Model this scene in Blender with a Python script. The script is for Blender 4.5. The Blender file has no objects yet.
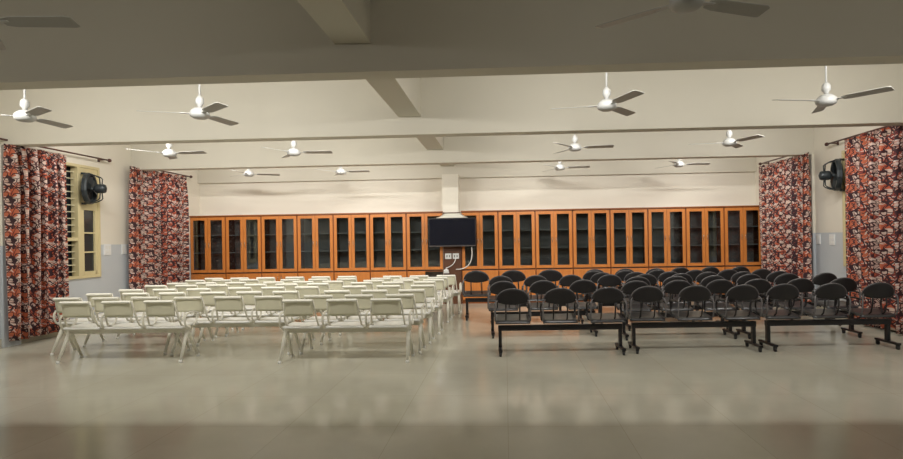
import bpy, bmesh, math, random
from mathutils import Vector, Matrix
C = bpy.context.scene
COL = C.collection
R = math.radians
random.seed(7)

# ------------------------------------------------------------------ camera
F_PX, YAW, ROLL, CAM_H = 560.0, R(2.5), R(0.95), 1.5
cd = bpy.data.cameras.new('camera'); cam = bpy.data.objects.new('camera', cd); COL.objects.link(cam)
cd.sensor_fit = 'HORIZONTAL'; cd.sensor_width = 36.0; cd.lens = F_PX / 903 * 36
fw = Vector((-math.sin(YAW), math.cos(YAW), 0)); rt = Vector((math.cos(YAW), math.sin(YAW), 0)); upv = Vector((0, 0, 1))
cR = rt * math.cos(ROLL) - upv * math.sin(ROLL); cU = upv * math.cos(ROLL) + rt * math.sin(ROLL)
m = Matrix((cR, cU, -fw)).transposed().to_4x4(); m.translation = Vector((0, 0, CAM_H)); cam.matrix_world = m
PXc = 505 - F_PX * math.tan(YAW); PYc = 240.0
cd.shift_x = -(PXc - 451.5) / 903; cd.shift_y = (PYc - 229.5) / 903
cd.clip_start = 0.05; C.camera = cam

# ------------------------------------------------------------------ world, exposure
w = bpy.data.worlds.new('world'); C.world = w; w.use_nodes = True
w.node_tree.nodes['Background'].inputs[0].default_value = (0.02, 0.025, 0.04, 1)
w.node_tree.nodes['Background'].inputs[1].default_value = 0.3
C.view_settings.view_transform = 'Standard'; C.view_settings.look = 'None'
C.view_settings.exposure = 0.0; C.view_settings.gamma = 1.0; C.view_settings.use_curve_mapping = False
TUBE_W = {0: 5.5, 1: 41.0, 2: 40.0, 3: 31.0}       # watts of each tube light, by the beam it hangs on
TUBE_COL = (1.0, 0.985, 0.955)

# ------------------------------------------------------------------ materials
def mat(name, col, rough=0.5, metal=0.0, noise=0.0, nscale=8.0, coat=0.0, emit=None, spec=0.5):
    mt = bpy.data.materials.new(name); mt.use_nodes = True
    nt = mt.node_tree; b = nt.nodes['Principled BSDF']
    b.inputs['Base Color'].default_value = (*col, 1); b.inputs['Roughness'].default_value = rough
    b.inputs['Metallic'].default_value = metal; b.inputs['Coat Weight'].default_value = coat
    b.inputs['Specular IOR Level'].default_value = spec
    if noise:
        tc = nt.nodes.new('ShaderNodeTexCoord'); n = nt.nodes.new('ShaderNodeTexNoise'); n.inputs['Scale'].default_value = nscale
        n.inputs['Detail'].default_value = 4
        r = nt.nodes.new('ShaderNodeMixRGB'); r.blend_type = 'MIX'
        r.inputs[1].default_value = (*[c * (1 - noise) for c in col], 1); r.inputs[2].default_value = (*[min(1, c * (1 + noise)) for c in col], 1)
        nt.links.new(tc.outputs['Object'], n.inputs['Vector']); nt.links.new(n.outputs['Fac'], r.inputs[0]); nt.links.new(r.outputs[0], b.inputs['Base Color'])
    if emit:
        b.inputs['Emission Color'].default_value = (*emit[:3], 1); b.inputs['Emission Strength'].default_value = emit[3]
    return mt

M = {}
M['ceiling'] = mat('cream_ceiling_paint', (0.72, 0.69, 0.61), 0.8, noise=0.03, nscale=1.5)
M['beam'] = mat('cream_beam_paint', (0.68, 0.64, 0.54), 0.75, noise=0.03, nscale=1.2)
M['white_wall'] = mat('off_white_wall_paint', (0.82, 0.77, 0.66), 0.75, noise=0.03, nscale=1.0)
M['skirting'] = mat('skirting_tile', (0.56, 0.52, 0.40), 0.25)
M['white_plastic'] = mat('off_white_plastic', (0.72, 0.71, 0.62), 0.42, noise=0.04, nscale=6)
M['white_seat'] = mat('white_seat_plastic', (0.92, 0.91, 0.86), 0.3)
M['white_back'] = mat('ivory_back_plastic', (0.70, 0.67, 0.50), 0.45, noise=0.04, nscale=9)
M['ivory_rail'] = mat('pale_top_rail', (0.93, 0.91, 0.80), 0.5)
M['white_metal'] = mat('ivory_painted_metal', (0.82, 0.79, 0.68), 0.35)
M['black_plastic'] = mat('black_plastic', (0.016, 0.014, 0.014), 0.45, spec=0.35)
M['black_highlight'] = mat('black_highlight_grey', (0.15, 0.14, 0.14), 0.25)  # black rims and side frames lightened to grey, highlights put into the colour
M['black_seat'] = mat('black_seat_plastic', (0.025, 0.025, 0.028), 0.30, spec=0.9)
M['black_metal'] = mat('black_painted_metal', (0.012, 0.011, 0.012), 0.32)
M['fan_white'] = mat('fan_white_enamel', (0.52, 0.52, 0.50), 0.4)
M['fan_blade'] = mat('fan_blade_enamel', (0.42, 0.41, 0.38), 0.4)
M['yellow_wood'] = mat('yellow_painted_frame', (0.70, 0.60, 0.34), 0.5, noise=0.06, nscale=5)
M['dark_glass'] = mat('dark_window_glass', (0.035, 0.04, 0.042), 0.12, spec=0.6)
M['night'] = mat('night_outside', (0.01, 0.01, 0.012), 0.9)
M['grille'] = mat('cream_grille_paint', (0.70, 0.64, 0.44), 0.5)
M['gunmetal'] = mat('dark_grey_metal', (0.035, 0.042, 0.045), 0.38, metal=0.3)
M['rod'] = mat('brown_curtain_rod', (0.09, 0.03, 0.02), 0.4)
M['switch'] = mat('white_switch_plastic', (0.82, 0.82, 0.80), 0.4)
M['tv_bezel'] = mat('tv_black_bezel', (0.02, 0.018, 0.02), 0.3)
M['tv_screen'] = mat('tv_screen', (0.012, 0.013, 0.02), 0.07, spec=0.8)
M['cable'] = mat('white_cable', (0.8, 0.79, 0.74), 0.5)
M['steel'] = mat('chrome_handle', (0.6, 0.58, 0.54), 0.25, metal=1.0)
M['rubber'] = mat('dark_rubber', (0.02, 0.02, 0.02), 0.6)
M['inside'] = mat('cabinet_inside_laminate', (0.44, 0.43, 0.41), 0.6, noise=0.3, nscale=1.7)
M['shelf'] = mat('cabinet_shelf_edge', (0.62, 0.60, 0.55), 0.45)
M['dark_gap'] = mat('dark_brown_panel', (0.10, 0.035, 0.012), 0.5, noise=0.15, nscale=5)
M['tube'] = mat('lit_tube', (0.9, 0.9, 0.9), 0.4, emit=(1.0, 0.95, 0.86, 6.0))

def wood(name, c1, c2, rough=0.35):
    mt = bpy.data.materials.new(name); mt.use_nodes = True; nt = mt.node_tree; b = nt.nodes['Principled BSDF']
    tc = nt.nodes.new('ShaderNodeTexCoord'); mp = nt.nodes.new('ShaderNodeMapping'); mp.inputs['Scale'].default_value = (14, 14, 1.2)
    n = nt.nodes.new('ShaderNodeTexNoise'); n.inputs['Scale'].default_value = 2.0; n.inputs['Detail'].default_value = 6
    r = nt.nodes.new('ShaderNodeValToRGB'); r.color_ramp.elements[0].color = (*c1, 1); r.color_ramp.elements[1].color = (*c2, 1)
    r.color_ramp.elements[0].position = 0.3; r.color_ramp.elements[1].position = 0.7
    nt.links.new(tc.outputs['Object'], mp.inputs[0]); nt.links.new(mp.outputs[0], n.inputs['Vector'])
    nt.links.new(n.outputs['Fac'], r.inputs[0]); nt.links.new(r.outputs[0], b.inputs['Base Color'])
    b.inputs['Roughness'].default_value = rough
    return mt
M['wood'] = wood('orange_wood_laminate', (0.55, 0.18, 0.036), (0.65, 0.235, 0.056))
M['wood_dark'] = wood('brown_wood_edge', (0.24, 0.07, 0.016), (0.31, 0.10, 0.026))

def side_wall_mat():
    """cream paint above a grey-blue painted dado"""
    mt = bpy.data.materials.new('painted_wall_with_grey_dado'); mt.use_nodes = True; nt = mt.node_tree; b = nt.nodes['Principled BSDF']
    g = nt.nodes.new('ShaderNodeNewGeometry'); s = nt.nodes.new('ShaderNodeSeparateXYZ')
    lt = nt.nodes.new('ShaderNodeMath'); lt.operation = 'LESS_THAN'; lt.inputs[1].default_value = 1.53
    mx = nt.nodes.new('ShaderNodeMixRGB'); mx.inputs[1].default_value = (0.82, 0.77, 0.66, 1); mx.inputs[2].default_value = (0.58, 0.61, 0.63, 1)
    nt.links.new(g.outputs['Position'], s.inputs[0]); nt.links.new(s.outputs['Z'], lt.inputs[0]); nt.links.new(lt.outputs[0], mx.inputs[0])
    nt.links.new(mx.outputs[0], b.inputs['Base Color']); b.inputs['Roughness'].default_value = 0.6
    return mt
M['side_wall'] = side_wall_mat()

def floor_mat():
    mt = bpy.data.materials.new('polished_floor_tiles'); mt.use_nodes = True; nt = mt.node_tree; b = nt.nodes['Principled BSDF']
    tc = nt.nodes.new('ShaderNodeTexCoord')
    n = nt.nodes.new('ShaderNodeTexNoise'); n.inputs['Scale'].default_value = 0.9; n.inputs['Detail'].default_value = 5
    r = nt.nodes.new('ShaderNodeValToRGB')
    r.color_ramp.elements[0].color = (0.50, 0.475, 0.38, 1); r.color_ramp.elements[0].position = 0.3
    r.color_ramp.elements[1].color = (0.61, 0.585, 0.48, 1); r.color_ramp.elements[1].position = 0.7
    br = nt.nodes.new('ShaderNodeTexBrick'); br.offset = 0.0; br.inputs['Scale'].default_value = 1.0
    br.inputs['Brick Width'].default_value = 0.9; br.inputs['Row Height'].default_value = 0.9; br.inputs['Mortar Size'].default_value = 0.003
    br.inputs['Color1'].default_value = (1, 1, 1, 1); br.inputs['Color2'].default_value = (0.95, 0.95, 0.95, 1); br.inputs['Mortar'].default_value = (0.82, 0.8, 0.77, 1)
    mu = nt.nodes.new('ShaderNodeMixRGB'); mu.blend_type = 'MULTIPLY'; mu.inputs[0].default_value = 1
    nt.links.new(tc.outputs['Object'], n.inputs['Vector']); nt.links.new(tc.outputs['Object'], br.inputs['Vector'])
    nt.links.new(n.outputs['Fac'], r.inputs[0]); nt.links.new(r.outputs[0], mu.inputs[1]); nt.links.new(br.outputs['Color'], mu.inputs[2])
    nt.links.new(mu.outputs[0], b.inputs['Base Color'])
    b.inputs['Roughness'].default_value = 0.15; b.inputs['Specular IOR Level'].default_value = 0.42
    n2 = nt.nodes.new('ShaderNodeTexNoise'); n2.inputs['Scale'].default_value = 3.0
    bp = nt.nodes.new('ShaderNodeBump'); bp.inputs['Strength'].default_value = 0.02; bp.inputs['Distance'].default_value = 0.02
    nt.links.new(tc.outputs['Object'], n2.inputs['Vector']); nt.links.new(n2.outputs['Fac'], bp.inputs['Height']); nt.links.new(bp.outputs[0], b.inputs['Normal'])
    return mt
M['floor'] = floor_mat()

def curtain_mat():
    """printed cloth: overlapping leaf strokes in cream, brick red and maroon with near-black swooping outlines"""
    mt = bpy.data.materials.new('printed_curtain_cloth'); mt.use_nodes = True; nt = mt.node_tree; b = nt.nodes['Principled BSDF']
    uv = nt.nodes.new('ShaderNodeUVMap'); uv.uv_map = 'UVMap'
    def warp(scale, amt, src):
        n = nt.nodes.new('ShaderNodeTexNoise'); n.inputs['Scale'].default_value = scale; n.inputs['Detail'].default_value = 1
        sb = nt.nodes.new('ShaderNodeVectorMath'); sb.operation = 'SUBTRACT'; sb.inputs[1].default_value = (0.5, 0.5, 0.5)
        sc = nt.nodes.new('ShaderNodeVectorMath'); sc.operation = 'SCALE'; sc.inputs['Scale'].default_value = amt
        ad = nt.nodes.new('ShaderNodeVectorMath'); ad.operation = 'ADD'
        nt.links.new(src, n.inputs['Vector']); nt.links.new(n.outputs['Color'], sb.inputs[0]); nt.links.new(sb.outputs[0], sc.inputs[0])
        nt.links.new(sc.outputs[0], ad.inputs[0]); nt.links.new(src, ad.inputs[1]); return ad.outputs[0]
    P = 0.30                                     # the print repeats every 30 cm down the cloth
    su = nt.nodes.new('ShaderNodeSeparateXYZ'); nt.links.new(uv.outputs[0], su.inputs[0])
    def mth(op, a, k):
        n_ = nt.nodes.new('ShaderNodeMath'); n_.operation = op; nt.links.new(a, n_.inputs[0])
        if k is not None: n_.inputs[1].default_value = k
        return n_.outputs[0]
    ang = mth('MULTIPLY', su.outputs[1], 2 * math.pi / P)
    cy = nt.nodes.new('ShaderNodeCombineXYZ'); nt.links.new(su.outputs[0], cy.inputs[0])
    nt.links.new(mth('MULTIPLY', mth('COSINE', ang, None), P / 6.283), cy.inputs[1]); nt.links.new(mth('MULTIPLY', mth('SINE', ang, None), P / 6.283), cy.inputs[2])
    CYL = cy.outputs[0]
    v = warp(5.0, 0.10, CYL)
    def voro(scale, feature, rot, src, sy):
        mp = nt.nodes.new('ShaderNodeMapping'); mp.inputs['Rotation'].default_value = (0, 0, rot); mp.inputs['Scale'].default_value = (sy, 1, 1)
        vo = nt.nodes.new('ShaderNodeTexVoronoi'); vo.voronoi_dimensions = '3D'; vo.feature = feature; vo.inputs['Scale'].default_value = scale
        nt.links.new(src, mp.inputs[0]); nt.links.new(mp.outputs[0], vo.inputs['Vector']); return vo
    c1 = voro(13.0, 'F1', 0.5, v, 0.45)
    rr = nt.nodes.new('ShaderNodeValToRGB'); rr.color_ramp.interpolation = 'CONSTANT'
    els = rr.color_ramp.elements
    for i, (p, c) in enumerate([(0.0, (0.60, 0.46, 0.38)), (0.34, (0.50, 0.13, 0.06)), (0.48, (0.54, 0.36, 0.30)), (0.74, (0.20, 0.030, 0.026)), (0.84, (0.46, 0.10, 0.05))]):
        e = els[i] if i < 2 else els.new(p)
        e.position = p; e.color = (*c, 1)
    sp = nt.nodes.new('ShaderNodeSeparateColor'); nt.links.new(c1.outputs['Color'], sp.inputs[0]); nt.links.new(sp.outputs[0], rr.inputs[0])
    def contour(scale, level, width, off, sy):
        """swooping strokes: where a smooth noise crosses a level"""
        mp = nt.nodes.new('ShaderNodeMapping'); mp.inputs['Location'].default_value = (off, off * 2, off); mp.inputs['Scale'].default_value = (sy, 1, 1)
        n = nt.nodes.new('ShaderNodeTexNoise'); n.inputs['Scale'].default_value = scale; n.inputs['Detail'].default_value = 0.6
        a = nt.nodes.new('ShaderNodeMath'); a.operation = 'SUBTRACT'; a.inputs[1].default_value = level
        b_ = nt.nodes.new('ShaderNodeMath'); b_.operation = 'ABSOLUTE'
        l = nt.nodes.new('ShaderNodeMath'); l.operation = 'LESS_THAN'; l.inputs[1].default_value = width
        nt.links.new(CYL, mp.inputs[0]); nt.links.new(mp.outputs[0], n.inputs['Vector']); nt.links.new(n.outputs['Fac'], a.inputs[0])
        nt.links.new(a.outputs[0], b_.inputs[0]); nt.links.new(b_.outputs[0], l.inputs[0]); return l.outputs[0]
    def lines(scale, rot, width, src, sy):
        e = voro(scale, 'DISTANCE_TO_EDGE', rot, src, sy)
        l = nt.nodes.new('ShaderNodeMath'); l.operation = 'LESS_THAN'; l.inputs[1].default_value = width
        nt.links.new(e.outputs['Distance'], l.inputs[0]); return l.outputs[0]
    cur = rr.outputs[0]
    for fac, c in ((contour(9, .47, .020, 3.1, .7), (0.68, 0.56, 0.50)), (contour(9, .53, .022, 7.7, .7), (0.46, 0.09, 0.035)),
                   (contour(9, .50, .036, 1.3, .8), (0.035, 0.010, 0.014)), (contour(9, .56, .026, 5.2, 1.0), (0.035, 0.010, 0.014)),
                   (lines(11.0, 0.4, .046, v, 0.8), (0.06, 0.014, 0.016))):
        x = nt.nodes.new('ShaderNodeMixRGB'); x.inputs[2].default_value = (*c, 1)
        nt.links.new(fac, x.inputs[0]); nt.links.new(cur, x.inputs[1]); cur = x.outputs[0]
    nt.links.new(cur, b.inputs['Base Color']); b.inputs['Roughness'].default_value = 0.75
    return mt
M['curtain'] = curtain_mat()

def glass_mat():
    mt = bpy.data.materials.new('cabinet_glass'); mt.use_nodes = True; nt = mt.node_tree
    out = nt.nodes['Material Output']; nt.nodes.remove(nt.nodes['Principled BSDF'])
    t = nt.nodes.new('ShaderNodeBsdfTransparent'); t.inputs[0].default_value = (0.74, 0.77, 0.77, 1)
    g = nt.nodes.new('ShaderNodeBsdfGlossy'); g.inputs['Roughness'].default_value = 0.03; g.inputs[0].default_value = (0.9, 0.93, 1, 1)
    f = nt.nodes.new('ShaderNodeFresnel'); f.inputs[0].default_value = 1.75
    x = nt.nodes.new('ShaderNodeMixShader'); nt.links.new(f.outputs[0], x.inputs[0]); nt.links.new(t.outputs[0], x.inputs[1]); nt.links.new(g.outputs[0], x.inputs[2])
    nt.links.new(x.outputs[0], out.inputs[0]); return mt
M['glass'] = glass_mat()

# ------------------------------------------------------------------ mesh helpers
class MB:
    def __init__(s): s.bm = bmesh.new()
    def box(s, c, d, bev=0.0, rot=None, taper=None):
        r = bmesh.ops.create_cube(s.bm, size=1.0); vs = r['verts']
        for v in vs:
            k = 1.0
            if taper and v.co.z > 0: k = taper
            v.co = Vector((v.co.x * d[0] * k, v.co.y * d[1], v.co.z * d[2]))
        if bev:
            es = list({e for v in vs for e in v.link_edges})
            rb = bmesh.ops.bevel(s.bm, geom=es, offset=min(bev, min(d) * 0.45), segments=2, affect='EDGES', profile=0.7)
            vs = list({v for f in rb['faces'] for v in f.verts} | {v for v in vs if v.is_valid})
        mt = Matrix.Translation(Vector(c)) @ (rot.to_4x4() if rot else Matrix.Identity(4))
        bmesh.ops.transform(s.bm, matrix=mt, verts=vs)
        return s
    def b2(s, p0, p1, bev=0.0):
        return s.box([(a + b) / 2 for a, b in zip(p0, p1)], [abs(b - a) for a, b in zip(p0, p1)], bev)
    def tube(s, pts, r, n=8, closed=False, flat=1.0):
        pts = [Vector(p) for p in pts]; rings = []; N = len(pts)
        prev = None
        for i, p in enumerate(pts):
            if closed: t = (pts[(i + 1) % N] - pts[i - 1])
            else: t = pts[min(i + 1, N - 1)] - pts[max(i - 1, 0)]
            t.normalize()
            if prev is None:
                a = Vector((0, 0, 1)) if abs(t.z) < 0.9 else Vector((1, 0, 0)); u = t.cross(a).normalized()
            else: u = (prev - t * prev.dot(t)).normalized()
            prev = u; v = t.cross(u)
            rr = r[i] if isinstance(r, (list, tuple)) else r
            rings.append([s.bm.verts.new(p + (u * math.cos(2 * math.pi * k / n) + v * math.sin(2 * math.pi * k / n) * flat) * rr) for k in range(n)])
        M_ = N if closed else N - 1
        for i in range(M_):
            a, b = rings[i], rings[(i + 1) % N]
            for k in range(n):
                f = s.bm.faces.new((a[k], a[(k + 1) % n], b[(k + 1) % n], b[k])); f.smooth = True
        if not closed:
            s.bm.faces.new(rings[0][::-1]); s.bm.faces.new(rings[-1])
        return s
    def lathe(s, prof, n=24, axis='Z', loc=(0, 0, 0), rot=None):
        """prof: list of (radius, height)"""
        rings = []; L = Vector(loc)
        for (r, h) in prof:
            ring = []
            for k in range(n):
                a = 2 * math.pi * k / n; p = Vector((r * math.cos(a), r * math.sin(a), h))
                if axis == 'X': p = Vector((p.z, p.x, p.y))
                if axis == 'Y': p = Vector((p.x, p.z, p.y))
                if rot: p = rot @ p
                ring.append(s.bm.verts.new(p + L))
            rings.append(ring)
        for a, b in zip(rings, rings[1:]):
            for k in range(n):
                f = s.bm.faces.new((a[k], a[(k + 1) % n], b[(k + 1) % n], b[k])); f.smooth = True
        s.bm.faces.new(rings[0][::-1]); s.bm.faces.new(rings[-1])
        return s
    def slab(s, outline, fn, th):
        """outline 2D pts -> fn(u,v,side) 3D ; a closed thick sheet"""
        a = [s.bm.verts.new(fn(u, v, 0)) for u, v in outline]; b = [s.bm.verts.new(fn(u, v, th)) for u, v in outline]
        s.bm.faces.new(a); s.bm.faces.new(b[::-1]); n = len(a)
        for k in range(n): s.bm.faces.new((a[k], b[k], b[(k + 1) % n], a[(k + 1) % n]))
        return s
    def grid(s, fn, nu, nv, th=None):
        """closed thick curved sheet: fn(u,v)->(point, normal)"""
        P = [[fn(i / nu, j / nv) for j in range(nv + 1)] for i in range(nu + 1)]
        A = [[s.bm.verts.new(p) for p, n in row] for row in P]; B = [[s.bm.verts.new(p + n * th) for p, n in row] for row in P]
        def q(*v):
            try: f = s.bm.faces.new(v); f.smooth = True
            except ValueError: pass
        for i in range(nu):
            for j in range(nv):
                q(A[i][j], A[i + 1][j], A[i + 1][j + 1], A[i][j + 1]); q(B[i][j], B[i][j + 1], B[i + 1][j + 1], B[i + 1][j])
        for i in range(nu):
            q(A[i][0], B[i][0], B[i + 1][0], A[i + 1][0]); q(A[i][nv], A[i + 1][nv], B[i + 1][nv], B[i][nv])
        for j in range(nv):
            q(A[0][j], A[0][j + 1], B[0][j + 1], B[0][j]); q(A[nu][j], B[nu][j], B[nu][j + 1], A[nu][j + 1])
        return s
    def done(s, name, m, parent=None, loc=None):
        bmesh.ops.recalc_face_normals(s.bm, faces=s.bm.faces)
        me = bpy.data.meshes.new(name); s.bm.to_mesh(me); s.bm.free(); me.materials.append(m)
        o = bpy.data.objects.new(name, me); COL.objects.link(o)
        if parent: o.parent = parent
        if loc: o.location = loc
        return o

def empty(name, loc=(0, 0, 0), rz=0.0, label=None, cat=None, group=None):
    o = bpy.data.objects.new(name, None); COL.objects.link(o); o.location = loc; o.rotation_euler = (0, 0, rz); o.empty_display_size = 0.1
    if cat: tag(o, label, cat, group)
    return o
def tag(o, label, cat, group=None):
    o['label'] = label; o['category'] = cat
    if group: o['group'] = group
    return o
def struct(o):
    o['kind'] = 'structure'; return o
def copy_tree(o, parent=None):
    c = o.copy(); COL.objects.link(c)
    if parent: c.parent = parent
    for ch in list(o.children): copy_tree(ch, c)
    return c

# ------------------------------------------------------------------ room shell
XL, XR, YB, YF, ZC, ZB = -7.6, 6.0, 13.66, -4.0, 3.95, 3.05
struct(MB().b2((XL - .3, YF - .2, -.2), (XR + .3, YB + .3, 0)).done('floor', M['floor']))
struct(MB().b2((XL - .3, YF - .2, ZC), (XR + .3, YB + .3, ZC + .2)).done('ceiling', M['ceiling']))
WIN_Y0, WIN_Y1, WIN_Z0, WIN_Z1 = 8.15, 10.18, 0.93, 2.97
def side_wall(name, x0, x1, holes):
    b = MB(); y = YF
    for (a, c) in holes:
        b.b2((x0, y, 0), (x1, a, ZC)); b.b2((x0, a, 0), (x1, c, WIN_Z0)); b.b2((x0, a, WIN_Z1), (x1, c, ZC)); y = c
    b.b2((x0, y, 0), (x1, YB + .2, ZC))
    return struct(b.done(name, M['side_wall']))
side_wall('wall_left', XL - .23, XL, [(WIN_Y0, WIN_Y1), (11.55, 13.0)])
side_wall('wall_right', XR, XR + .23, [(WIN_Y0, WIN_Y1), (11.55, 13.0)])
struct(MB().b2((XL - .2, YB, 0), (XR + .2, YB + .2, ZC)).done('wall_back', M['white_wall']))
struct(MB().b2((XL - .2, YF - .2, 0), (XR + .2, YF, ZC)).done('wall_front', M['white_wall']))
struct(MB().b2((XL, YF, 0), (XL + .012, YB, .13)).done('baseboard_left', M['skirting']))
struct(MB().b2((XR - .012, YF, 0), (XR, YB, .13)).done('baseboard_right', M['skirting']))
BEAMS = [(-1.0, .24), (2.0, .24), (5.05, .24), (8.10, .24), (11.10, .24), (13.58, .24)]
for i, (y, t) in enumerate(BEAMS):
    struct(MB().b2((XL, y, ZB if i < 5 else 3.02), (XR, y + t if i < 5 else YB, ZC)).done('trim_%d' % (i + 1), M['beam']))
ys = [YF] + [v for y, t in BEAMS for v in (y, y + t)]
n = 7
for k in range(0, len(ys) - 1, 2):
    struct(MB().b2((-1.52, ys[k], 3.31), (-1.19, ys[k + 1], ZC)).done('trim_%d' % n, M['beam'])); n += 1
# column on the back wall under the lengthwise beam
struct(MB().b2((-1.47, 13.22, 0), (-1.09, YB, ZB + .02)).done('trim_%d' % n, M['white_wall'])); n += 1
# shallow pilasters under the ends of the cross beams
for y, t in BEAMS[1:5]:
    struct(MB().b2((XL, y, .0), (XL + .05, y + .30, ZB)).done('trim_%d' % n, M['side_wall'])); n += 1
    struct(MB().b2((XR - .05, y, .0), (XR, y + .30, ZB)).done('trim_%d' % n, M['side_wall'])); n += 1

# ------------------------------------------------------------------ windows (yellow frames, barred part and a glazed leaf)
def window(name, xs, sgn, y0, y1):
    """xs: wall face x; sgn: +1 room is at +x"""
    def X(d): return xs + sgn * d
    def bx(b, d0, ya, za, d1, yb, zb, bev=0.0): b.b2((min(X(d0), X(d1)), ya, za), (max(X(d0), X(d1)), yb, zb), bev)
    b = MB(); e = .05
    bx(b, -.10, y0, WIN_Z0, .03, y1, WIN_Z0 + e, .006); bx(b, -.10, y0, WIN_Z1 - e, .03, y1, WIN_Z1, .006)
    bx(b, -.10, y0, WIN_Z0 + e, .03, y0 + e, WIN_Z1 - e, .006); bx(b, -.10, y1 - e, WIN_Z0 + e, .03, y1, WIN_Z1 - e, .006)
    ly = y1 - .52
    bx(b, -.10, ly - .03, WIN_Z0 + e, .03, ly + .03, WIN_Z1 - e, .006)
    bx(b, -.09, y0 + e, 1.60, .02, ly, 1.66, .006)
    fr = struct(b.done(name, M['yellow_wood']))
    leaf = MB()
    bx(leaf, -.05, ly + .03, 2.16, .012, y1 - e, WIN_Z1 - e, .004)
    bx(leaf, -.05, ly + .03, WIN_Z0 + e, .02, ly + .12, 2.16, .004); bx(leaf, -.05, y1 - e - .075, WIN_Z0 + e, .02, y1 - e, 2.16, .004)
    bx(leaf, -.05, ly + .1, WIN_Z0 + e, .02, y1 - .1, 1.05, .004)
    bx(leaf, -.04, ly + .1, 1.385, .016, y1 - .1, 1.41); bx(leaf, -.04, ly + .1, 1.735, .016, y1 - .1, 1.76)
    leaf.done('window_leaf', M['yellow_wood'], fr)
    g = MB(); bx(g, -.03, ly + .11, 1.04, -.018, y1 - .12, 2.17); g.done('window_pane', M['dark_glass'], fr)
    gr = MB(); z = WIN_Z0 + .12
    while z < WIN_Z1 - .07:
        bx(gr, -.055, y0 + e, z, -.035, ly - .03, z + .014); z += .118
    bx(gr, -.05, (y0 + ly) / 2 - .01, WIN_Z0 + e, -.03, (y0 + ly) / 2 + .01, WIN_Z1 - e)
    gr.done('grille', M['grille'], fr)
    n_ = MB(); bx(n_, -.16, y0, WIN_Z0, -.15, y1, WIN_Z1); n_.done('glazing', M['dark_glass'], fr)
    return fr
window('window_1', XL, 1, WIN_Y0, WIN_Y1)
window('window_2', XR, -1, WIN_Y0, WIN_Y1)
window('window_3', XL, 1, 11.55, 13.0)
window('window_4', XR, -1, 11.55, 13.0)

# ------------------------------------------------------------------ curtains and rods
def curtain(xw, sgn, y0, y1, zb, zt, waves, depth, label, seed):
    rnd = random.Random(seed); ph = [rnd.uniform(0, 6.28) for _ in range(4)]
    N, K = 260, 14; me = bpy.data.meshes.new('curtain'); vs = []; uvs = []; fs = []
    s_len = 0.0; prev = None
    def pt(t, h):
        amp = depth * (0.75 + 0.25 * math.sin(3 * t + ph[0])) * (0.45 + 0.55 * min(1.0, (1 - h) * 4 + .25))
        w_ = 2 * math.pi * waves * (t + 0.018 * math.sin(2 * math.pi * 3 * t + ph[1]))
        x = amp * math.sin(w_ + 0.35 * math.sin(2.2 * h + ph[2])) + amp * .3 * math.sin(2 * w_ + ph[3])
        y = y0 + (y1 - y0) * t + 0.018 * math.sin(w_ * 2 + 1.0 + h)
        return xw + sgn * (.185 + x), y
    for i in range(N + 1):
        t = i / N; p = Vector(pt(t, .5))
        if prev is not None: s_len += (p - prev).length
        prev = p
        for j in range(K + 1):
            h = j / K; x, y = pt(t, h)
            z = zb + (zt - zb) * h + .008 * math.sin(2 * math.pi * waves * t) * (1 - h) 
            if j == K: z += .012 * math.cos(2 * math.pi * waves * t)
            vs.append((x, y, z)); uvs.append((s_len * 0.92, z))
    for i in range(N):
        for j in range(K):
            a = i * (K + 1) + j; fs.append((a, a + K + 1, a + K + 2, a + 1))
    me.from_pydata(vs, [], fs); me.materials.append(M['curtain'])
    ul = me.uv_layers.new(name='UVMap')
    for l in me.loops: ul.data[l.index].uv = uvs[l.vertex_index]
    for p in me.polygons: p.use_smooth = True
    o = bpy.data.objects.new('curtain', me); COL.objects.link(o)
    md = o.modifiers.new('thick', 'SOLIDIFY'); md.thickness = .006
    tag(o, label, 'curtain', 'printed curtains at the side windows')
def rod(xw, sgn, y0, y1, z, label):
    x = xw + sgn * .15
    o = empty('curtain_rod', (x, y0, z), label=label, cat='curtain rod')
    MB().tube([(0, 0, 0), (0, y1 - y0, 0)], .014, 10).done('pole', M['rod'], o)
    for yy in (-.03, y1 - y0 + .03):
        MB().lathe([(.012, -.04), (.03, -.02), (.034, 0), (.03, .02), (.012, .04)], 12, 'Y', (0, yy, 0)).done('finial', M['rod'], o)
    for yy in (.1, y1 - y0 - .06):
        MB().box((-sgn * .07, yy, 0), (.14, .02, .02)).box((-sgn * .144, yy, 0), (.012, .05, .07), .004).done('bracket', M['rod'], o)
rod(XL, 1, 7.9, 10.25, 3.12, 'dark curtain rod over the left window with the exhaust fan')
rod(XR, -1, 7.7, 10.38, 3.13, 'dark curtain rod over the right window with the exhaust fan')
rod(XL, 1, 11.45, 13.0, 3.12, 'dark curtain rod over the far left curtain by the cabinets')
rod(XR, -1, 11.45, 13.02, 3.13, 'dark curtain rod over the far right curtain by the cabinets')
curtain(XL, 1, 8.03, 9.2, .10, 3.05, 6, .12, 'red and cream leaf-print curtain drawn half across the left window with bars', 3)
curtain(XL, 1, 10.85, 12.88, .04, 3.08, 8, .12, 'red and cream leaf-print curtain at the far left beside the cabinets', 5)
curtain(XR, -1, 7.3, 9.82, .03, 3.10, 9, .12, 'red and cream leaf-print curtain at the right edge beside the exhaust fan', 8)
curtain(XR, -1, 10.9, 13.0, .04, 3.06, 8, .12, 'red and cream leaf-print curtain at the far right, ending the cabinet row', 11)

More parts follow.
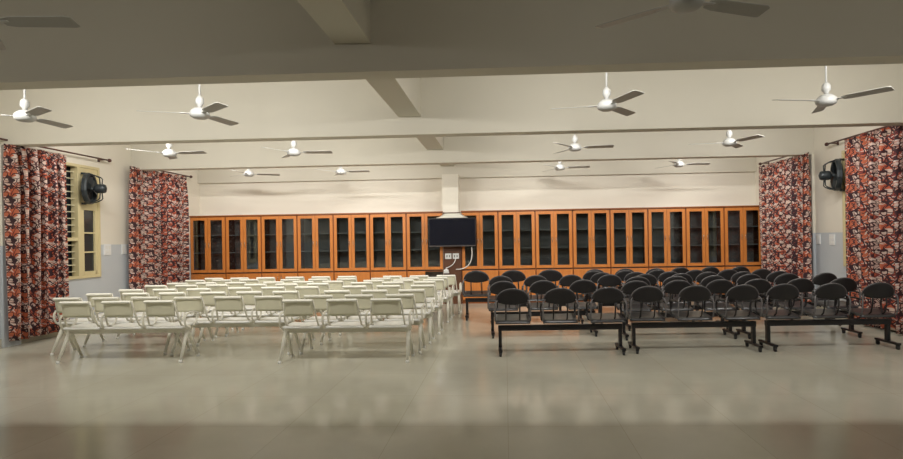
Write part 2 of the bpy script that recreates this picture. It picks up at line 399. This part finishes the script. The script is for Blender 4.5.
# ------------------------------------------------------------------ exhaust fans
def exhaust_fan(xw, sgn, y, z, label):
    o = empty('exhaust_fan', (xw + sgn * .125, y, z), R(18) if sgn > 0 else math.pi - R(18), label, 'exhaust fan', 'exhaust fans in the side windows')
    ring = MB()
    def R8(r, x, n=8): return [(x, r * math.cos(2 * math.pi * (k + .5) / n), r * math.sin(2 * math.pi * (k + .5) / n)) for k in range(n)]
    bm = ring.bm; loops = []
    for (r, x) in [(.285, 0), (.285, .05), (.27, .075), (.235, .075), (.225, .02), (.225, 0)]:
        loops.append([bm.verts.new(p) for p in R8(r, x, 16 if r < .24 else 16)])
    for a, b in zip(loops, loops[1:] + loops[:1]):
        for k in range(16): bm.faces.new((a[k], a[(k + 1) % 16], b[(k + 1) % 16], b[k]))
    ring.done('shroud', M['gunmetal'], o)
    MB().lathe([(.224, .0), (.224, .006)], 24, 'X').done('back_plate', M['rubber'], o)
    for k in range(6):
        rt_ = Matrix.Rotation(k * math.pi / 3 + .3, 3, 'X')
        def fn(u, v, s): return rt_ @ Vector((.06 + v * .5 + s, v, u))
        MB().slab([(.05, -.03), (.20, -.06), (.215, 0), (.20, .06), (.05, .03)], fn, .004).done('blade', M['gunmetal'], o)
    MB().lathe([(.02, .05), (.045, .06), (.03, .08), (.03, .11), (.07, .125), (.082, .15), (.082, .26), (.07, .285), (.03, .30), (.012, .305)], 20, 'X').done('motor', M['gunmetal'], o)
    for s in (-1, 1):
        for yy in (-.07, .07):
            MB().tube([(.06, yy, s * .25), (.13, yy, s * .235), (.19, yy, s * .205), (.215, yy, s * .18), (.215, yy * .6, s * .07)], .010, 8).done('bracket', M['gunmetal'], o)
    MB().tube([(-.02, .0, -.27), (-.09, -.03, -.27)], .02, 10).tube([(-.02, .0, .27), (-.09, -.03, .27)], .02, 10).box((-.03, -.01, 0), (.02, .05, .56)).done('mount', M['gunmetal'], o)
    return o
exhaust_fan(XL, 1, 9.74, 2.54, 'dark grey exhaust fan in the yellow window frame on the left wall')
exhaust_fan(XR, -1, 10.11, 2.54, 'dark grey exhaust fan half behind the curtain on the right wall')

# ------------------------------------------------------------------ switch plates
def plate(name, loc, axis, sz, label, cat, nsw, group=None):
    o = empty(name, loc, 0, label, cat, group)
    d = (.014, sz[0], sz[1]) if axis == 'X' else (sz[0], .014, sz[1])
    MB().box((0, 0, 0), d, .005).done('plate', M['switch'], o)
    for i in range(nsw):
        for j in (-1, 1):
            off = (i - (nsw - 1) / 2) * (sz[0] * .8 / nsw); zz = j * sz[1] * .2
            p = (0, off, zz) if axis == 'X' else (off, 0, zz)
            dd = (.024, sz[0] * .5 / nsw, sz[1] * .26) if axis == 'X' else (sz[0] * .5 / nsw, .024, sz[1] * .26)
            MB().box(p, dd, .003).done('switch', M['cable'], o)
plate('switch_board', (XL + .008, 10.38, 1.435), 'X', (.19, .21), 'white switch board on the left wall nearest the yellow window', 'switch board', 2, 'switch boards on the side walls')
plate('switch_board', (XL + .008, 10.85, 1.435), 'X', (.15, .20), 'white switch board on the left wall beside the far left curtain', 'switch board', 2, 'switch boards on the side walls')
plate('switch_board', (XR - .008, 10.995, 1.41), 'X', (.14, .20), 'white switch board on the right wall beside the far right curtain', 'switch board', 2, 'switch boards on the side walls')
plate('switch_board', (XR - .008, 10.54, 1.40), 'X', (.17, .20), 'white switch board on the right wall nearest the window curtain', 'switch board', 2, 'switch boards on the side walls')

# ------------------------------------------------------------------ tube lights on the far faces of the beams
def tube_light(x, y, z, watts, label):
    o = empty('tube_light', (x, y, z), 0, label, 'tube light', 'tube lights behind the ceiling beams')
    MB().box((0, .02, 0), (1.26, .04, .07), .006).done('fixture', M['fan_white'], o)
    MB().tube([(-.6, .062, 0), (.6, .062, 0)], .014, 10).done('tube', M['tube'], o)
    l = bpy.data.lights.new('tube_lamp', 'AREA'); l.shape = 'RECTANGLE'; l.size = 1.2; l.size_y = .05; l.energy = watts; l.color = TUBE_COL
    lo = bpy.data.objects.new('tube_lamp', l); COL.objects.link(lo); lo.parent = o; lo.location = (0, .085, 0)
    lo.rotation_euler = (R(50), 0, 0)           # faces +y, tipped down
NB = ['first', 'second', 'third', 'fourth']
for bi, (y, t) in enumerate(BEAMS[1:5]):
    for x, where in ((-5.9, 'far left'), (-3.2, 'left of the lengthwise beam'), (.9, 'right of the lengthwise beam'), (4.2, 'far right')):
        tube_light(x, y + t, 3.42, TUBE_W[bi], 'white tube light behind the %s cross beam, %s' % (NB[bi], where))

# ------------------------------------------------------------------ wall of glazed cabinets
YC = 13.2; CB_L = [-7.6 + i * .877 for i in range(8)]; CB_R = [-1.03 + i * .8725 for i in range(9)]
ZT, ZS = 2.165, .80
def cabinet(x0, x1, label, open_side=0):
    wd = x1 - x0; o = empty('cabinet', (x0, YC, 0), 0, label, 'cabinet', 'glazed wooden cabinets along the back wall')
    t = .018; yb = YB - YC - .01
    b = MB()
    b.b2((.002, .02, .0), (t, yb, ZT)); b.b2((wd - t, .02, 0), (wd - .002, yb, ZT))
    b.b2((.002, .02, ZT - .02), (wd - .002, yb, ZT)); b.b2((t, .02, ZS - .03), (wd - t, yb, ZS - .01)); b.b2((t, .02, .06), (wd - t, yb, .08))
    b.done('carcass', M['wood_dark'], o)
    MB().b2((t, yb - .015, .08), (wd - t, yb - .002, ZT - .02)).done('back_panel', M['inside'], o)
    MB().b2((.0, -.02, ZT), (wd, .30, ZT + .03), .004).done('cornice', M['wood_dark'], o)
    for z in (1.285, 1.705): MB().b2((t, .05, z), (wd - t, yb - .02, z + .018)).done('shelf', M['shelf'], o)
    hw = wd / 2
    for k in (0, 1):
        a = .015 + k * (hw - .012); c = a + hw - .018; st = .068
        d = MB(); z0, z1 = ZS + .018, ZT - .014
        d.b2((a, 0, z0), (a + st, .02, z1), .003); d.b2((c - st, 0, z0), (c, .02, z1), .003)
        d.b2((a + st, .001, z0), (c - st, .019, z0 + .068)); d.b2((a + st, .001, z1 - .068), (c - st, .019, z1))
        dr = d.done('door', M['wood'], o)
        MB().b2((a + st - .004, .008, z0 + .08), (c - st + .004, .012, z1 - .08)).done('glass', M['glass'], dr)
        hx = c - .04 if k == 0 else a + .04
        MB().tube([(hx, 0, 1.42), (hx, -.028, 1.43), (hx, -.028, 1.53), (hx, 0, 1.54)], .006, 6).done('handle', M['steel'], dr)
        if open_side == 2 and k == 1: continue
        d2 = MB().b2((a, 0, .10), (c, .02, ZS - .018), .003).done('lower_door', M['wood'], o)
        MB().tube([(hx, 0, .60), (hx, -.028, .61), (hx, -.028, .70), (hx, 0, .71)], .006, 6).done('handle', M['steel'], d2)
    MB().b2((.01, .04, 0), (wd - .01, .06, .09)).done('plinth', M['wood_dark'], o)
    return o
ordn = ['first', 'second', 'third', 'fourth', 'fifth', 'sixth', 'seventh', 'eighth']
for i in range(7):
    lab = 'orange wood glass-door cabinet, %s from the far left curtain' % ordn[i]
    if i == 6: lab = 'orange wood glass-door cabinet half behind the left side of the television'
    if i == 0: lab = 'orange wood glass-door cabinet touching the far left curtain'
    cabinet(CB_L[i], CB_L[i + 1], lab, 2 if i == 6 else 0)
for i in range(8):
    lab = 'orange wood glass-door cabinet, %s to the right of the television column' % ordn[i]
    if i == 0: lab = 'orange wood glass-door cabinet half behind the right side of the television'
    if i == 7: lab = 'orange wood glass-door cabinet touching the far right curtain'
    cabinet(CB_R[i], CB_R[i + 1] if i < 7 else 5.94, lab)
# panel between the two runs with its sockets
pn = MB().b2((-1.46, 13.19, 0), (-1.035, 13.215, 2.165), .003).done('wood_panel', M['dark_gap'])
tag(pn, 'dark brown wood panel with sockets between the cabinets below the television', 'panel')
for x, lab in ((-1.345, 'left'), (-1.165, 'right')):
    o = empty('wall_socket', (x, 13.182, 1.13), 0, 'white socket plate under the television, the %s one of two' % lab, 'socket', 'sockets under the television')
    MB().box((0, 0, 0), (.15, .014, .13), .005).done('plate', M['switch'], o)
    for s in (-1, 1): MB().box((s * .03, -.008, 0), (.018, .004, .05)).done('outlet', M['rubber'], o)

# ------------------------------------------------------------------ television
tv = empty('television', (-1.225, 12.95, 1.69), R(-1.0), 'black flat television hanging on the column between the cabinets', 'television')
MB().box((0, .03, 0), (1.10, .05, .665), .008).done('casing', M['tv_bezel'], tv)
MB().box((0, .001, .008), (1.06, .006, .605)).done('screen', M['tv_screen'], tv)
MB().box((0, .0, -.318), (1.085, .012, .018), .003).done('lower_bezel', mat('tv_lower_bezel', (.10, .085, .08), .3), tv)
MB().box((0, .14, 0), (.40, .17, .34), .01).done('back_housing', M['tv_bezel'], tv)
MB().box((0, .215, 0), (.30, .03, .40), .004).done('wall_bracket', M['gunmetal'], tv)
def hood(u, v):
    x = (u - .5) * (.74 - .36 * v ** .6); z = .335 + .105 * v; y = .01 + .16 * v
    return Vector((x, y, z)), Vector((0, .6, .5)).normalized()
MB().grid(hood, 8, 6, .02).done('top_cover', M['white_plastic'], tv)
def arc(p, q, r, n=14):
    p, q, r = Vector(p), Vector(q), Vector(r); return [p * (1 - t) ** 2 + q * 2 * t * (1 - t) + r * t * t for t in [i / n for i in range(n + 1)]]
tag(MB().tube(arc((-.78, 13.02, 1.345), (-.72, 13.05, .80), (-1.16, 13.12, .82)), .011, 8).done('power_cable', M['cable']), 'white cable looping down from the right end of the television', 'cable', 'white cables below the television')
tag(MB().tube(arc((-1.17, 13.165, 1.07), (-1.20, 13.12, .9), (-1.40, 13.13, .856)), .010, 8).done('power_cable', M['cable']), 'white cable from the right socket down to the small adapter', 'cable', 'white cables below the television')
ad = MB().box((-1.395, 13.13, .79), (.11, .06, .05), .008).box((-1.39, 13.13, .825), (.05, .04, .03), .006).b2((-1.45, 13.12, .73), (-1.33, 13.188, .765), .003).done('power_adapter', M['switch'])
tag(ad, 'small white adapter on the brown panel below the sockets', 'adapter')

# ------------------------------------------------------------------ ceiling fans
def make_fan(span):
    o = empty('ceiling_fan')
    MB().lathe([(.012, .12), (.012, ZC - 3.03)], 10).done('downrod', M['fan_white'], o)
    MB().lathe([(.02, ZC - 3.15), (.065, ZC - 3.10), (.075, ZC - 3.06), (.075, ZC - 3.052)], 20).done('canopy', M['fan_white'], o)
    MB().lathe([(.022, .10), (.03, .13), (.05, .155), (.045, .21), (.022, .24), (.012, .245)], 20).done('rod_cover', M['fan_white'], o)
    MB().lathe([(.02, -.035), (.07, -.03), (.105, -.01), (.115, .01), (.11, .05), (.085, .075), (.06, .095), (.02, .105)], 28).done('motor', M['fan_white'], o)
    for k in range(3):
        rz = Matrix.Rotation(k * 2 * math.pi / 3, 3, 'Z')
        tilt = Matrix.Rotation(R(-11), 3, 'X')
        def fn(u, v, s): return rz @ (tilt @ Vector((0, v, s)) + Vector((u, 0, .025)))
        out = [(.17, -.045), (.24, -.066), (span - .03, -.072), (span, -.055), (span, .055), (span - .03, .064), (.24, .058), (.17, .040)]
        bl = MB().slab(out, fn, .005).done('blade', M['fan_blade'], o)
        def fa(u, v, s): return rz @ Vector((u, v, .022 + s + (0.004 if u > .14 else 0)))
        MB().slab([(.09, -.024), (.22, -.03), (.22, .03), (.09, .024)], fa, .005).done('blade_arm', M['fan_white'], bl)
    return o
XF = (-5.75, -3.65, 1.24, 3.82)
xn = ('far left', 'second from the left', 'second from the right', 'far right')
fans = [(1, 0, 6.5, -32), (1, 1, 6.6, -40), (1, 2, 6.74, -68), (1, 3, 6.79, -50),
        (2, 0, 9.4, -4), (2, 1, 9.6, 5), (2, 2, 9.8, -5), (2, 3, 9.65, -66),
        (3, 0, 12.4, 28), (3, 1, 12.4, -5), (3, 2, 12.5, -3), (3, 3, 12.4, 0),
        (0, 2, 3.81, 21), (0, 1, 3.75, 5)]
bay = ('', 'in the nearest full row', 'in the middle row', 'in the farthest row, near the cabinets')
proto = None
for (b_, xi, y, th) in fans:
    if proto is None: proto = o = make_fan(.66)
    else: o = copy_tree(proto)
    o.location = (XF[xi], y, 3.05); o.rotation_euler = (0, 0, R(th))
    if b_ == 0: lab = 'white three-blade ceiling fan cut off at the top edge, ' + ('right of centre' if xi == 2 else 'left corner, only a blade showing')
    else: lab = 'white three-blade ceiling fan, %s, %s' % (xn[xi], bay[b_])
    tag(o, lab, 'ceiling fan', 'ceiling fans')

# ------------------------------------------------------------------ white three-seat benches (seats face the camera, -y)
P_W = .55
def rounded(w_, h, r, n=5, top_only=False):
    pts = []
    for cx, cy, a0 in ((w_ / 2 - r, h / 2 - r, 0), (-w_ / 2 + r, h / 2 - r, 90), (-w_ / 2 + r, -h / 2 + r, 180), (w_ / 2 - r, -h / 2 + r, 270)):
        for k in range(n + 1):
            a = R(a0 + 90 * k / n); pts.append((cx + r * math.cos(a), cy + r * math.sin(a)))
    return pts
def make_white_bench():
    """origin: floor under the back top; the seats face +y, away from the camera"""
    o = empty('waiting_bench')
    MB().box((0, .25, .385), (3 * P_W - .08, .08, .07), .008).done('beam', M['white_metal'], o)
    for k in (-1, 0, 1):
        cx = k * P_W
        def seat(u, v):
            x = cx + (u - .5) * .47; y = .50 - v * .40
            z = .462 - .016 * math.sin(math.pi * v) * math.sin(math.pi * u) - .020 * max(0, 1 - v * 6) ** 2 - .012 * v
            return Vector((x, y, z)), Vector((0, 0, -1))
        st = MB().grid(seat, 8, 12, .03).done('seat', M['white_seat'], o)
        MB().box((cx, .26, .425), (.30, .24, .03), .006).done('seat_bracket', M['white_metal'], st)
        def back(u, v):
            z = .592 + v * .193; wd = .352 + .012 * (1 - v)
            x = cx + (u - .5) * wd; y = .035 * (1 - v) - .018 * (1 - (2 * u - 1) ** 2) * (1 - .4 * v)
            return Vector((x, y, z)), Vector((0, 1, .2)).normalized()
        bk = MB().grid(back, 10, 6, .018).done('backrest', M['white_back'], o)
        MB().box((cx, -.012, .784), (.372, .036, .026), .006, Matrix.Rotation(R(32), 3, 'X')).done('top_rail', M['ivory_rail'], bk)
        for s in (-1, 1):
            MB().tube([(cx + s * .182, .015, .79), (cx + s * .192, .045, .68), (cx + s * .202, .085, .56), (cx + s * .208, .13, .47), (cx + s * .20, .22, .43)], .012, 8).done('back_frame', M['white_metal'], bk)
    for k in range(4):
        x = (k - 1.5) * P_W
        pts = [(x, .20, .41), (x, .13, .44), (x, .10, .50), (x, .10, .56), (x, .13, .602), (x, .20, .615), (x, .31, .615), (x, .37, .60), (x, .39, .56), (x, .37, .49), (x, .30, .43)]
        MB().tube(pts, .0135, 8).done('armrest', M['white_metal'], o)
    for s in (-1, 1):
        x = s * 1.5 * P_W * .955
        lg = MB()
        lg.tube([(x, .23, .43), (x, .21, .37), (x + s * .015, .03, .03)], [.024, .026, .017], 10)
        lg.tube([(x, .21, .43), (x, .23, .37), (x + s * .015, .43, .03)], [.024, .026, .017], 10)
        lo = lg.done('leg', M['white_metal'], o)
        for yy in (.025, .435):
            MB().lathe([(.019, 0), (.021, .01), (.018, .035)], 12, 'Z', (x + s * .015, yy, 0)).done('foot_cap', M['cable'], lo)
        MB().tube([(x, .19, .40), (x, .25, .40)], .042, 14).done('hub', M['white_metal'], lo)
    return o
# centre of the bench and depth of its back (from the photo's row tops, back height .76)
WB = [('front', 'left', -4.96, 6.93, .6), ('front', 'aisle', -2.03, 6.84, 0),
      ('second', 'left', -5.48, 7.45, 0), ('second', 'middle', -3.73, 7.37, 0), ('second', 'aisle', -1.96, 7.39, 0),
      ('third', 'left', -5.50, 8.09, 1), ('third', 'middle', -3.78, 8.09, -1), ('third', 'aisle', -1.92, 8.09, 0),
      ('fourth', 'left', -5.47, 8.76, 1), ('fourth', 'middle', -3.75, 8.88, 0), ('fourth', 'aisle', -1.88, 8.90, 0),
      ('fifth', 'left', -5.59, 9.57, 0), ('fifth', 'middle', -3.80, 9.56, 0), ('fifth', 'aisle', -1.96, 9.66, 0),
      ('sixth', 'left', -5.53, 10.12, 0), ('sixth', 'middle', -3.71, 10.11, 0), ('sixth', 'aisle', -1.87, 10.18, 0),
      ('seventh', 'left', -5.62, 10.86, -1), ('seventh', 'middle', -3.64, 10.74, 1), ('seventh', 'aisle', -1.86, 10.74, 0),
      ('last', 'left', -5.53, 11.42, -.5), ('last', 'middle', -3.83, 11.46, 0), ('last', 'aisle', -1.76, 11.33, 0)]
proto = None
wcol = {'left': 'the block by the left wall', 'middle': 'the middle of the white block', 'aisle': 'the column next to the aisle'}
for (row, col, x, y, rz) in WB:
    if proto is None: proto = o = make_white_bench()
    else: o = copy_tree(proto)
    o.location = (x, y, 0); o.rotation_euler = (0, 0, R(rz))
    lab = 'white three-seat waiting bench, %s row, in %s' % (row, wcol[col])
    if row == 'front': lab = 'white three-seat waiting bench at the front, ' + ('nearest the left window' if col == 'left' else 'nearest the centre aisle')
    if row == 'last': lab += ', by the cabinets'
    tag(o, lab, 'bench', 'white three-seat benches')

# ------------------------------------------------------------------ black three-seat benches on castors
P_B = .617
def make_black_bench():
    """origin: floor under the beam; seats face +y, away from the camera"""
    o = empty('tandem_bench')
    MB().b2((-.81, -.035, .305), (.81, .035, .375), .006).done('beam', M['black_metal'], o)
    for k in (-1, 0, 1):
        cx = k * P_B
        def seat(u, v):
            x = cx + (u - .5) * .45; y = .34 - v * .42
            z = .488 - .045 * v - .012 * math.sin(math.pi * u) * math.sin(math.pi * v) - .02 * max(0, 1 - v * 7) ** 2 - .02 * max(0, v * 7 - 6) ** 2
            return Vector((x, y, z)), Vector((0, 0, -1))
        st = MB().grid(seat, 8, 12, .022).done('seat', M['black_seat'], o)
        MB().box((cx, .09, .405), (.16, .30, .012), .003).box((cx - .09, .10, .415), (.012, .32, .03)).box((cx + .09, .10, .415), (.012, .32, .03)).done('seat_bracket', M['black_metal'], st)
        # D-shaped backrest, curved round the sitter
        out = []
        for i in range(25):
            a = math.pi * i / 24; out.append((.213 * math.cos(a), .168 * math.sin(a) ** .9))
        for i in range(1, 9):
            t = i / 9; out.append((-.213 + .426 * t, -.042 * math.sin(math.pi * t) ** .6))
        bm = MB(); 
        def P(u, v, s):
            r_ = 1.0
            return Vector((cx + u, -.125 - .015 * (v / .16) + .9 * u * u + s, .695 + v))
        # fan triangulation in strips for a smooth curved plate
        cen = [(0.0, .06)]
        nO = len(out); rings = []
        for side in (0, .022):
            rr = []
            for f in (0.35, .7, .94, 1.0):
                inset = .007 if f == 1.0 else 0
                rr.append([bm.bm.verts.new(P(u * f, .06 + (v - .06) * f, side + (inset if side == 0 else -inset))) for u, v in out])
            c0 = bm.bm.verts.new(P(0, .06, side)); rings.append((rr, c0))
            for k2 in range(nO):
                bm.bm.faces.new((c0, rr[0][k2], rr[0][(k2 + 1) % nO]))
                for a_, b_ in zip(rr, rr[1:]): bm.bm.faces.new((a_[k2], b_[k2], b_[(k2 + 1) % nO], a_[(k2 + 1) % nO]))
        A, B = rings[0][0][-1], rings[1][0][-1]
        for k2 in range(nO): bm.bm.faces.new((A[k2], B[k2], B[(k2 + 1) % nO], A[(k2 + 1) % nO]))
        for f in bm.bm.faces: f.smooth = True
        bk = bm.done('backrest', M['black_plastic'], o)
        rim = [P(u * 1.0, .06 + (v - .06) * 1.0, .011) for u, v in out[:25]]
        MB().tube(rim, .0065, 6).done('rim', M['black_highlight'], bk)
        for s in (-1, 1):
            MB().tube([(cx + s * .09, -0.105, .72), (cx + s * .09, -0.105, .58), (cx + s * .09, -0.070, .47), (cx + s * .09, 0.030, .41)], .010, 8).done('back_post', M['black_metal'], bk)
            xs = cx + s * .228
            MB().tube([(cx + s * .195, -0.085, .71), (xs - s * .01, -0.110, .69), (xs, -0.120, .64), (xs, -0.115, .52), (xs, -0.090, .45), (xs, 0.010, .425), (cx + s * .1, 0.060, .42)], .0105, 8).done('side_frame', M['black_highlight'], o)
            MB().tube([(xs, -0.110, .64), (xs, 0.010, .655), (xs, 0.140, .65), (xs, 0.190, .62), (xs, 0.200, .55), (xs, 0.180, .46), (xs, 0.080, .425)], .0125, 8).done('armrest', M['black_metal'], o)
    for s in (-1, 1):
        x = s * .785
        lg = MB().box((x, 0, .225), (.042, .06, .29), .005).box((x, 0, .075), (.05, .43, .028), .006).done('leg', M['black_metal'], o)
        for yy in (-.185, .185):
            MB().lathe([(.010, -.016), (.027, -.012), (.027, .012), (.010, .016)], 16, 'X', (x, yy, .027)).box((x, yy, .05), (.040, .03, .03), .004).done('castor', M['rubber'], lg)
    return o
BB = [('front', 'left', .70, 7.26, 1.5), ('front', 'middle', 2.46, 7.38, 1.5), ('front', 'right', 4.23, 7.46, 2.0),
      ('second', 'left', .57, 8.62, 3), ('second', 'middle', 2.53, 8.33, 1.5), ('second', 'right', 4.30, 8.36, 1),
      ('third', 'middle', 2.75, 9.18, 2), ('third', 'right', 4.66, 9.46, 1),
      ('third', 'left', .53, 9.86, 1), ('fourth', 'middle', 2.42, 9.82, 2), ('fourth', 'right', 4.22, 10.12, 0),
      ('fifth', 'middle', 2.40, 10.42, 0), ('fifth', 'right', 4.24, 10.83, -1.5),
      ('last', 'left', .14, 10.50, 0), ('sixth', 'middle', 2.33, 10.98, 1), ('last', 'middle', 2.45, 11.56, 0), ('last', 'right', 4.24, 11.80, 2)]
bcol = {'left': 'the column next to the aisle', 'middle': 'the middle of the black block', 'right': 'the column by the right wall'}
proto = None
for (row, col, x, y, rz) in BB:
    if proto is None: proto = o = make_black_bench()
    else: o = copy_tree(proto)
    o.location = (x, y + .12, 0); o.rotation_euler = (0, 0, R(rz))
    if (row, col) == ('last', 'left'): o.scale = (1.12, 1.0, 1.07)      # a slightly bigger bench by the cabinets
    lab = 'black three-seat bench on castors, %s row, in %s' % (row, bcol[col])
    if row == 'front': lab = 'black three-seat bench on castors at the front, ' + {'left': 'left end, by the aisle', 'middle': 'between two others', 'right': 'right end, by the curtain'}[col]
    tag(o, lab, 'bench', 'black three-seat benches')
